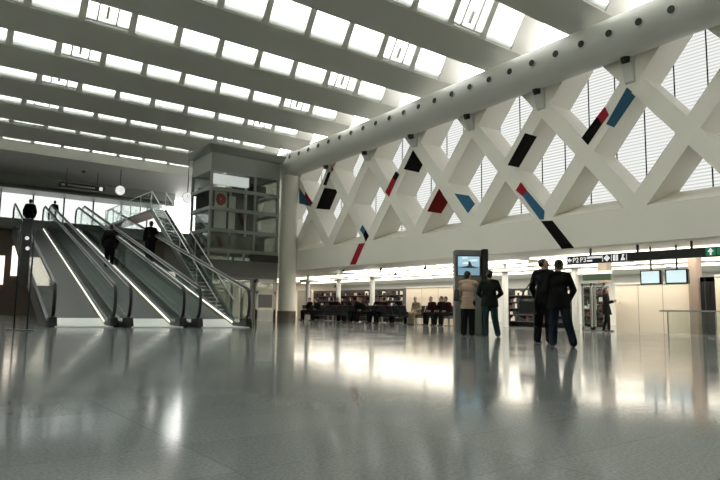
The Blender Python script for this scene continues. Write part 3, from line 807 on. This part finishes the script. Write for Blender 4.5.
# ================================================================== HANGING THINGS at the far end
p0 = at(59, 183, 1, 46.0); p1 = at(105, 190.5, 1, 46.0)
zs_ = (p0.z + p1.z) / 2
hs = root('hanging_sign', 'long black direction sign hanging over the top of the walkways', 'sign', (0, 0, 0))
x0, x1 = 8.7, 11.75
bd = build('sign_board', MB().box((x0, 46.0, zs_ - .19), (x1, 46.12, zs_ + .19)), M['sign'], hs)
g = MB()
g.box((x1 - .36, 45.985, zs_ - .13), (x1 - .14, 45.995, zs_ + .13))
build('sign_pictogram', g, M['signw'], bd)
build('sign_arrow', MB().box((x0 + .2, 45.985, zs_ - .06), (x0 + .42, 45.995, zs_ + .06)), M['ring'], bd)
g = MB()
for i in range(14): g.box((x0 + .6 + i * .13, 45.985, zs_ - .05), (x0 + .6 + i * .13 + .09, 45.995, zs_ + .05))
build('sign_lettering', g, M['ring'], bd)
for x in (x0 + .5, x1 - .5): build('hanger', MB().cone((x, 46.06, zs_ + .19), .02, (x, 46.06, ZBM), .02, 8), M['dsteel'], hs)
def clock(px, py, Y, label, d=.34):
    c = at(px, py, 1, Y)
    k = root('hanging_clock', label, 'clock', (0, 0, 0))
    build('clock_case', MB().cone((c.x, Y - .06, c.z), d, (c.x, Y + .06, c.z), d, 32), M['ring'], k)
    build('clock_face', MB().cone((c.x, Y - .062, c.z), d * .92, (c.x, Y - .075, c.z), d * .92, 32), M['signw'], k)
    build('hour_hand', MB().bar((c.x, Y - .08, c.z), (c.x - .05, Y - .08, c.z + .17), .02, .03, (1, 0, 0)), M['nozzle'], k)
    build('minute_hand', MB().bar((c.x, Y - .08, c.z), (c.x + .2, Y - .08, c.z + .08), .02, .02, (0, 1, 0)), M['nozzle'], k)
    build('hanger', MB().cone((c.x, Y, c.z + d), .025, (c.x, Y, ZBM), .025, 8), M['dsteel'], k)
clock(120, 190.5, 44.0, 'round white clock hanging on a rod above the walkways')
clock(187.5, 198, 37.5, 'round white clock hanging close to the side of the lift tower', .34)
dc = at(84, 171, 2, ZBM - .1)
sc_ = root('dome_camera', 'small dome camera on the ceiling above the walkways', 'camera', (0, 0, 0))
build('mount', MB().cone((dc.x, dc.y, ZBM - .08), .2, (dc.x, dc.y, ZBM), .22, 20), M['ring'], sc_)
build('dome', MB().ball((dc.x, dc.y, ZBM - .1), .15, n=16), M['dsteel'], sc_, smooth=True)

# ================================================================== CONCOURSE (right)
XP = 22.0
def yx(px, x=XP, py=320): return at(px, py, 0, x).y
# cream partitions
def partition(y0, y1, z1, label, x=XP, posts=0):
    r = root('partition', label, 'partition', (0, 0, 0)); ya, yb_ = min(y0, y1), max(y0, y1)
    build('panel', MB().box((x, ya, 0.0), (x + .14, yb_, z1)), M['cream'], r)
    build('cap', MB().box((x - .03, ya, z1), (x + .17, yb_, z1 + .07)), M['stone'], r)
    n = int((yb_ - ya) / 1.3) + 1
    for i in range(1, n): 
        yy = ya + (yb_ - ya) * i / n; build('joint', MB().box((x - .004, yy - .008, .0), (x, yy + .008, z1)), M['taupe'], r)
    return r
partition(yx(616), yx(690), 1.76, 'long cream partition behind the glass rail and under the two screens')
partition(yx(406), yx(456), 1.86, 'cream partition between the magazine shop and the screen totem')
partition(yx(297, 23.5), yx(311, 23.5), 1.95, 'narrow cream partition beside the round column', x=23.5)
pl = build('square_pillar', MB().box((21.85, yx(698, 21.85), 0), (22.3, yx(690, 21.85), ZB)), M['taupe'])
tag(pl, 'taupe square pillar at the end of the long cream partition', 'pillar')
pl = build('square_pillar', MB().box((22.8, yx(608, 22.8), 1.9), (23.2, yx(599, 22.8), ZB)), M['taupe'])
tag(pl, 'short taupe pillar above the long-haired woman', 'pillar')
# dark door at the right
dd = root('dark_door', 'dark framed glass door at the end of the concourse beyond the taupe pillar', 'door', (0, 0, 0))
ya, yb_ = yx(716), yx(702)
g = MB(); g.box((XP, ya, 0), (XP + .1, ya + .15, 1.95)); g.box((XP, yb_ - .12, 0), (XP + .1, yb_, 1.95)); g.box((XP, ya, 1.8), (XP + .1, yb_, 1.95)); g.box((XP, (ya + yb_) / 2 - .1, 0), (XP + .1, (ya + yb_) / 2 + .06, 1.95))
build('door_frame', g, M['sign'], dd); build('door_glass', MB().box((XP + .04, ya, 0), (XP + .06, yb_, 1.9)), M['lglass'], dd)
partition(yx(716) - .02, -11, 1.95, 'cream partition past the dark framed door')
# magazine shop shelving, px 312-405
def shelf_unit(y0, y1, x, h, label, mode, group):
    r = root('display_shelf', label, 'shelf', (0, 0, 0), group=group); ya, yb_ = min(y0, y1), max(y0, y1)
    build('back_panel', MB().box((x + .38, ya, 0), (x + .42, yb_, h)), M['shopd'], r)
    for yy in (ya, yb_ - .04): build('side_panel', MB().box((x, yy, 0), (x + .38, yy + .04, h)), M['shopd'], r)
    nz = 5
    g = MB()
    for i in range(nz):
        z = .25 + i * (h - .3) / nz
        build('shelf_board', MB().box((x, ya + .04, z - .015), (x + .38, yb_ - .04, z + .015)), M['clad'], r)
        y = ya + .07
        while y < yb_ - .16:
            w = random.uniform(.06, .2); hh = random.uniform(.12, .24)
            mm = random.choice({'red': ['goodsr', 'goodsr', 'goodsd', 'goodsw', 'darkred'], 'dark': ['goodsd', 'goodsd', 'goodsd', 'goodsw', 'goodsr', 'clad']}[mode])
            g.use(M[mm]); g.box((x + .05, y, z + .016), (x + .28, y + w, z + .016 + hh)); y += w + .015
    o = build('shop_goods', g); tag(o, 'mixed small goods crowded on the shelves of the ' + label.split(',')[0], 'goods', kind='stuff')
    return r
GS = 'shop shelving units'
e = [(313, 338, 'red', 'reddish magazine shelf, nearest the round column'), (340, 371, 'red', 'reddish magazine shelf, between the two white columns'),
     (374, 403, 'dark', 'dark magazine shelf, beside the cream partition'),
     (508, 534, 'dark', 'dark shop shelf, seen left of the standing pair'), (535, 571, 'dark', 'dark shop shelf, behind the standing pair'),
     (582, 604, 'red', 'reddish shop shelf, behind the steel framed doors')]
for a, b, md, lb in e:
    x = 23.6
    shelf_unit(yx(a, x), yx(b, x), x, 1.95 if a < 500 else 1.80, lb, md, GS)
# white T-headed columns
def tcol(px, x, label, z=ZB, w=.14):
    y = yx(px, x); r = root('white_column', label, 'column', (0, 0, 0))
    auto(build('shaft', MB().cone((x, y, 0), w, (x, y, 2.5), w, 20), M['stone'], r))
    build('cap', MB().box((x - .35, y - .5, 2.5), (x + .35, y + .5, 2.6)), M['stone'], r)
    build('neck', MB().cone((x, y, 2.6), .08, (x, y, ZB), .08, 12), M['stone'], r)
tcol(307, 22.3, 'slim white column nearest the round column, with a flat head')
tcol(338, 21.6, 'slim white column with a flat head before the reddish shelves')
tcol(372, 21.6, 'slim white column with a flat head beside the dark magazine shelf')
tcol(505.5, 22.6, 'slim white column between the totem pair and the shop shelf')
tcol(576, 22.2, 'slim white column beside the steel framed shop doors')
# steel framed shop doors
for k, (a, b, lb) in enumerate(((582, 593, 'steel framed glass shop door under the dark shop sign, leaf by the white column'), (594, 606, 'steel framed glass shop door under the dark shop sign, leaf by the woman'))):
    y0, y1 = yx(b), yx(a); r = root('glass_door', lb, 'door', (0, 0, 0)); y0 += .03
    g = MB(); h = 1.85
    g.box((XP, y0, .02), (XP + .06, y0 + .07, h)); g.box((XP, y1 - .07, .02), (XP + .06, y1, h)); g.box((XP, y0, h - .1), (XP + .06, y1, h)); g.box((XP, y0, .02), (XP + .06, y1, .14))
    build('door_frame', g, M['steel'], r); build('door_glass', MB().box((XP + .02, y0 + .07, .14), (XP + .03, y1 - .07, h - .1)), M['cglass'], r)
    build('handle', MB().cone((XP - .05, y0 + .15 if k == 0 else y1 - .15, .8), .015, (XP - .05, y0 + .15 if k == 0 else y1 - .15, 1.2), .015, 8), M['steel'], r)
sb = build('shop_sign', MB().box((XP - .02, yx(612), 1.96), (XP + .08, yx(584), 2.2)), mat('shop_sign_green', (0.02, 0.04, 0.025), 0.4))
tag(sb, 'dark green blank fascia sign over the steel framed shop doors', 'sign')
g = MB(); g.box((XP, yx(612), 2.205), (XP + .12, yx(578), 2.32)); tag(build('door_header', g, M['stone']), 'white header beam above the dark green shop sign', 'beam')

# long direction sign on hangers
XS = 19.2
y_l = at(567, 260, 0, XS).y; y_r = 5.2
zb_, zt_ = 2.39, 2.67
ds = root('direction_sign', 'long black direction sign reading P2 P3 under the wall band', 'sign', (0, 0, 0))
bd = build('sign_board', MB().box((XS, y_r, zb_), (XS + .14, y_l, zt_)), M['sign'], ds)
for y in (y_l - .9, y_l - 2.6, y_l - 4.3, y_l - 6.0): build('hanger', MB().box((XS + .04, y - .03, zt_), (XS + .1, y + .03, ZB)), M['dsteel'], ds)
def sp(px, v):  # point on the sign face: photo column px, v = 0..1 up the board
    return V((XS - .006, at(px, 258, 0, XS).y, zb_ + (zt_ - zb_) * v))
def sign_poly(name, pts, m, lb=None):
    o = build(name, MB().prism([sp(a, b) for a, b in pts], (-.006, 0, 0)), M[m], bd)
    return o
sign_poly('arrow', [(567.8, .5), (570, .82), (570, .6), (571.6, .6), (571.6, .4), (570, .4), (570, .18)], 'signw')
def sign_text(txt, px0, size):
    me = text_mb(txt, size); me.materials.append(M['signw'])
    o = bpy.data.objects.new('lettering', me); COL.objects.link(o); o.parent = bd
    p = sp(px0, .0)
    o.matrix_local = Matrix.Translation(V((XS - .008, p.y, zb_ + .05))) @ Matrix(((0, 0, -1, 0), (-1, 0, 0, 0), (0, 1, 0, 0), (0, 0, 0, 1)))
    return o
sign_text('P2', 572.6, .25); sign_text('P3', 580.0, .25)
sign_poly('small_text_line', [(587, .58), (602, .58), (602, .82), (587, .82)], 'signw'); sign_poly('small_text_line', [(587, .2), (592.3, .2), (592.3, .4), (587, .4)], 'signw')
sign_poly('divider', [(602.5, .1), (602.9, .1), (602.9, .9), (602.5, .9)], 'signw')
sign_poly('pictogram', [(603.8, .5), (607, .9), (610.2, .5), (607, .1)], 'signw')
for a in (613.3, 616.0): sign_poly('pictogram', [(a, .12), (a + 2.1, .12), (a + 2.1, .85), (a, .85)], 'signw')
sign_poly('pictogram', [(620.5, .15), (625, .15), (625, .35), (623.5, .45), (624.5, .85), (622.5, .85), (622, .5)], 'signw')
sign_poly('divider', [(611.3, .1), (611.7, .1), (611.7, .9), (611.3, .9)], 'signw'); sign_poly('divider', [(626.5, .1), (626.9, .1), (626.9, .9), (626.5, .9)], 'signw')
sign_poly('arrow_panel', [(706, .08), (716, .08), (716, .95), (706, .95)], 'signg')
def sp2(pts, m, nm):
    return build(nm, MB().prism([sp(a, b) + V((-.008, 0, 0)) for a, b in pts], (-.006, 0, 0)), M[m], bd)
sp2([(710.2, .15), (712, .15), (712, .5), (714.2, .5), (711.1, .88), (708, .5), (710.2, .5)], 'signw', 'arrow')
sign_poly('arrow_panel', [(717.3, .1), (730, .1), (730, .93), (717.3, .93)], 'signg')

# monitors under the ceiling
for (a, b, lb) in ((640, 661, 'hanging screen nearer the reading woman, one of the two over the cream partition'), (665, 688, 'hanging screen nearer the taupe pillar, one of the two over the cream partition')):
    x = 20.0; y1 = at(a, 277, 0, x).y; y0 = at(b, 277, 0, x).y; z0, z1 = 1.64, 2.12
    r = root('hanging_screen', lb, 'screen', (0, 0, 0), group='hanging screens')
    hh = build('screen_housing', MB().box((x, y0, z0), (x + .12, y1, z1)), M['sign'], r, bevel=.015)
    build('display', MB().box((x - .006, y0 + .06, z0 + .05), (x - .001, y1 - .05, z1 - .04)), M['screen'], r)
    build('stand_pole', MB().cone((x + .06, (y0 + y1) / 2, z1), .03, (x + .06, (y0 + y1) / 2, ZB), .03, 10), M['dsteel'], r)
# rail at the right
rr = root('glass_rail', 'glass barrier with slim steel handrail in front of the cream partition', 'railing', (0, 0, 0))
xr = 20.5; ya = at(660, 312, 0, xr).y
build('handrail', MB().bar((xr, ya, .78), (xr, 2.0, .82), .06, .05), M['steel'], rr)
for k in range(5):
    yy = ya - .25 - k * 1.5; build('rail_post', MB().box((xr - .015, yy - .015, 0), (xr + .015, yy + .015, .76)), M['steel'], rr)
build('glass_panel', MB().box((xr - .005, 2.0, .06), (xr + .005, ya - .25, .74)), M['cglass'], rr)

# lights of the concourse
lamp_rows = []
for i, (x, y0_, y1_) in enumerate(((21.2, 17, 30), (23.2, 16, 40), (25.4, 4, 44), (28, 4, 44))):
    y = y0_
    while y < y1_:
        o = build('ceiling_light', MB().box((x, y, ZB - .045), (x + .9, y + 2.2, ZB - .002)), M['lamp'])
        tag(o, 'bright rectangular ceiling light over the low concourse', 'light', 'concourse ceiling lights'); y += 2.6
o = build('light_trough', MB().prism([(20.9, 16.0, ZB - .05), (20.9, 6.0, ZB - .05), (21.5, 5.0, ZB - .05), (22.6, 16.0, ZB - .05)], (0, 0, .045)), M['lamp'])
tag(o, 'long glowing wedge of ceiling light over the two hanging screens', 'light')
def area(name, loc, sx, sy, e, col=(1, .9, .76), rot=(0, 0, 0)):
    l = bpy.data.lights.new(name, 'AREA'); l.shape = 'RECTANGLE'; l.size = sx; l.size_y = sy; l.energy = e; l.color = col
    o = bpy.data.objects.new(name, l); COL.objects.link(o); o.location = loc; o.rotation_euler = rot; o.visible_glossy = True
    return o
area('concourse_light', (24.2, 26, ZB - .08), 3.0, 30, 550)
area('concourse_light', (30.0, 24, ZB - .08), 5.0, 44, 1400)
area('concourse_light', (21.4, 12, ZB - .08), 1.6, 12, 230)
area('concourse_light', (21.0, 24, ZB - .08), 1.0, 14, 170)
area('lobby_light', (12, 50, 5.5), 12, 4, 250)
# spotlights hanging
for px, py, x in ((344, 270, 20.3), (381, 269, 20.3), (395.5, 273.5, 21.5), (425.5, 267.5, 20.3), (335.5, 286, 22.5)):
    c = at(px, py, 0, x)
    r = root('spotlight', 'small dark spotlight hanging from the concourse ceiling', 'spotlight', (0, 0, 0), group='dark spotlights under the concourse ceiling')
    build('spot_head', MB().cone(c + V((-.05, 0, -.07)), .075, c + V((.03, 0, .05)), .05, 12), M['sign'], r)
    build('spot_stem', MB().cone(c, .012, (c.x, c.y, ZB), .012, 8), M['sign'], r)

# ================================================================== SCREEN TOTEM
ka = at(455, 334, 2, 0); kb = at(480, 333.2, 2, 0)
kd = (kb - ka); kd.z = 0
vk = V((ka.x + kb.x, ka.y + kb.y, 0)).normalized(); rk = V((vk.y, -vk.x, 0))
front = (rk * .96 - vk * .22).normalized(); front = (rk * 1.0 + vk * .16).normalized()
wk = .80; back = V((-front.y, front.x, 0)); 
if back.dot(vk) < 0: back = -back
kt = root('screen_totem', 'tall grey advertising totem with a lit blue screen behind the standing pair', 'totem', (0, 0, 0))
def K(u, v, z): return ka + front * u + back * v + V((0, 0, z))
hK = 2.52
build('cabinet', MB().hexa([K(0, 0, 0), K(wk, 0, 0), K(wk, .42, 0), K(0, .42, 0), K(0, 0, hK), K(wk, 0, hK), K(wk, .42, hK), K(0, .42, hK)]), M['kiosk'], kt, bevel=.03)
build('side_fin', MB().hexa([K(wk + .01, -.05, 0), K(wk + .2, -.05, 0), K(wk + .2, .36, 0), K(wk + .01, .36, 0), K(wk + .01, -.05, hK + .03), K(wk + .2, -.05, hK + .03), K(wk + .2, .36, hK + .03), K(wk + .01, .36, hK + .03)]), M['sign'], kt, bevel=.02)
sc0, sc1, zz0, zz1 = .09, wk - .06, 1.75, 2.32
bz = build('screen_bezel', MB().prism([K(sc0 - .03, -.012, zz0 - .03), K(sc1 + .03, -.012, zz0 - .03), K(sc1 + .03, -.012, zz1 + .03), K(sc0 - .03, -.012, zz1 + .03)], -back * .008), M['sign'], kt)
zm = zz0 + .27
build('picture_sky', MB().prism([K(sc0, -.022, zm), K(sc1, -.022, zm), K(sc1, -.022, zz1), K(sc0, -.022, zz1)], -back * .004), M['skyblue'], bz)
build('picture_sea', MB().prism([K(sc0, -.022, zz0), K(sc1, -.022, zz0), K(sc1, -.022, zm), K(sc0, -.022, zm)], -back * .004), M['sea'], bz)
g = MB()
for u, z, w in ((.2, 2.28, .2), (.45, 2.2, .3), (.25, 2.12, .26)): g.prism([K(sc0 + u - w / 2 + .02, -.027, z - .03), K(sc0 + u + w / 2, -.027, z - .02), K(sc0 + u + w / 2.5, -.027, z + .03), K(sc0 + u - w / 2.5 + .02, -.027, z + .02)], -back * .003)
build('picture_clouds', g, M['cloud'], bz)
build('picture_island', MB().prism([K(sc0 + .02, -.03, zm - .05), K(sc1 - .03, -.03, zm - .05), K(sc0 + .42, -.03, zm + .02), K(sc0 + .36, -.03, zm + .16), K(sc0 + .32, -.03, zm + .16), K(sc0 + .3, -.03, zm + .02)], -back * .003), M['clad'], bz)

# ================================================================== SEATING
def bench(x, y, rz, label, n=5):
    r = root('beam_seat', label, 'bench', (x, y, 0), rz, 'black beam seating in the waiting area')
    build('beam', MB().box((-n * .27, -.04, .34), (n * .27, .04, .4)), M['dsteel'], r)
    for s in (-1, 1):
        g = MB(); xx = s * (n * .27 - .25)
        g.box((xx - .03, -.03, .03), (xx + .03, .03, .34)); g.box((xx - .03, -.3, 0), (xx + .03, .3, .035)); build('leg', g, M['steel'], r)
    for i in range(n):
        xx = -n * .27 + .27 + i * .54
        build('seat', MB().box((xx - .25, -.22, .41), (xx + .25, .26, .46)), M['seat'], r, bevel=.02)
        build('backrest', MB().hexa([(xx - .25, -.26, .46), (xx + .25, -.26, .46), (xx + .25, -.2, .46), (xx - .25, -.2, .46), (xx - .24, -.38, .92), (xx + .24, -.38, .92), (xx + .24, -.33, .92), (xx - .24, -.33, .92)]), M['seat'], r, bevel=.02)
        if i < n - 1: build('armrest', MB().box((xx + .25, -.24, .6), (xx + .29, .18, .64)), M['dsteel'], r)
    build('armrest', MB().box((-n * .27 - .02, -.24, .6), (-n * .27 + .02, .18, .64)), M['dsteel'], r)
    return r
def bpos(px, x): return at(px, 316, 0, x).y
# rows run along y; facing +x (backs to the hall) or -x
xa, xb = 20.0, 21.0
BN = []
rows = [(318, xa, 1, 'black beam seating row nearest the round column, facing the hall'),
        (344, xa, -1, 'black beam seating row before the middle white column, backs to the hall'),
        (369, xa, 1, 'black beam seating row before the dark magazine shelf, facing the hall'),
        (393, xa, -1, 'black beam seating row ending by the cream partition gap, backs to the hall'),
        (432, xa + .35, 1, 'separate black beam seating row before the cream partition')]
for px, x, s, lb in rows:
    bench(x, bpos(px, x), s * PI / 2, lb)
for px, s, lb in ((318, -1, 'second-line black beam seating behind the row nearest the round column'), (344, 1, 'second-line black beam seating behind the row before the middle white column'), (369, -1, 'second-line black beam seating behind the row before the dark magazine shelf')):
    bench(xb + .35, bpos(px, xb + .35), s * PI / 2, lb)
SEATED = dict(pel=V((0, -.08, .56)), waist=V((0, -.1, .7)), chest=V((0, -.12, .90)), neck=V((0, -.10, 1.09)), head=V((0, -.05, 1.235)),
              sL=V((-.18, -.11, 1.02)), sR=V((.18, -.11, 1.02)), eL=V((-.24, .0, .76)), eR=V((.24, .0, .76)), wL=V((-.13, .2, .68)), wR=V((.13, .2, .68)),
              hL=V((-.09, -.06, .53)), hR=V((.09, -.06, .53)), kL=V((-.11, .38, .53)), kR=V((.11, .38, .53)), aL=V((-.11, .42, .09)), aR=V((.12, .36, .09)))
def sitter(px, x, rz, label, coat='coatk', pants='trous', hair='hair', lh=False, lean=0, face=0.0, dy=0):
    J = {k: (v.copy() if isinstance(v, Vector) else v) for k, v in SEATED.items()}
    for k in ('chest', 'neck', 'head', 'sL', 'sR', 'waist'): J[k] = J[k] + V((0, lean * (J[k].z - .5), -abs(lean) * .08))
    J['face'] = face
    y = bpos(px, x)
    # snap to the nearest seat of the row
    return person(label, (x, y, 0), rz, 1.75, coat=coat, pants=pants, hair=hair, long_hair=lh, J=J, hem=.92, vs=.02, group=None)
HP = PI / 2
def seat_px(px, x, k):      # photo column of seat k of the bench centred on px
    y = bpos(px, x) + (2 - k) * .54; c = ROT.transposed() @ (V((x, y, .6)) - EYE); return 360 - c.x / c.z * FPX
def sit(b, k, label, rz=None, **kw):
    px, x, s, _ = rows[b]; sitter(seat_px(px, x, k), x, s * HP if rz is None else rz, label, **kw)
sit(0, 0, 'seated person in black at the end of the waiting rows nearest the round column', coat='coatk', face=.4)
sit(0, 2, 'seated dark figure leaning forward, middle of the row nearest the round column', coat='coatg', lean=.35)
sit(1, 0, 'seated person in black seen from behind before the middle white column', face=.4)
sit(1, 1, 'seated person with grey hair seen from behind beside the middle white column', hair='ghair', coat='darkred')
sit(1, 3, 'seated person seen from behind between the two white columns', coat='coatg', lh=True)
sit(2, 0, 'seated long-haired person facing the hall before the second white column', coat='coatk', lh=True, face=.5)
sit(2, 1, 'seated person leaning forward before the second white column', coat='coatg', lean=.4)
sit(2, 3, 'seated person in maroon facing the hall before the dark magazine shelf', coat='darkred', face=-.4)
sit(2, 4, 'seated person in black, last of the row before the dark magazine shelf', coat='coatk', lean=.15)
sit(3, 1, 'seated person in a maroon coat seen from behind by the dark magazine shelf', coat='darkred', face=-.5)
sit(3, 3, 'seated dark figure seen from behind near the gap before the cream partition', coat='coatk')
sit(4, 0, 'seated man in a tan jacket at the end of the separate row', rz=math.radians(100), coat='ltan', hair='ghair', pants='ltan', lean=.2, face=.5)
sit(4, 2, 'seated person in maroon in the middle of the separate row', coat='darkred', hair='ghair', lean=.2)
sit(4, 3, 'seated dark-haired person beside the one in maroon on the separate row', coat='coatk', face=-.5)
sit(4, 4, 'seated person in maroon at the totem end of the separate row', rz=math.radians(75), coat='darkred', lean=.3)

# ================================================================== WORLD and view
w = bpy.data.worlds.new('sky'); S.world = w; w.use_nodes = True
bgn = w.node_tree.nodes['Background']; bgn.inputs[0].default_value = (1.0, 0.985, 0.95, 1); bgn.inputs[1].default_value = 5.6
S.view_settings.view_transform = 'Standard'; S.view_settings.look = 'None'; S.view_settings.gamma = 1; S.view_settings.use_curve_mapping = False
S.view_settings.exposure = 0.24
S.cycles.max_bounces = 10; S.cycles.diffuse_bounces = 5; S.cycles.transparent_max_bounces = 16; S.cycles.glossy_bounces = 4
S.cycles.use_denoising = True; S.cycles.sample_clamp_indirect = 6
try: S.cycles.denoiser = 'OPENIMAGEDENOISE'
except Exception: pass
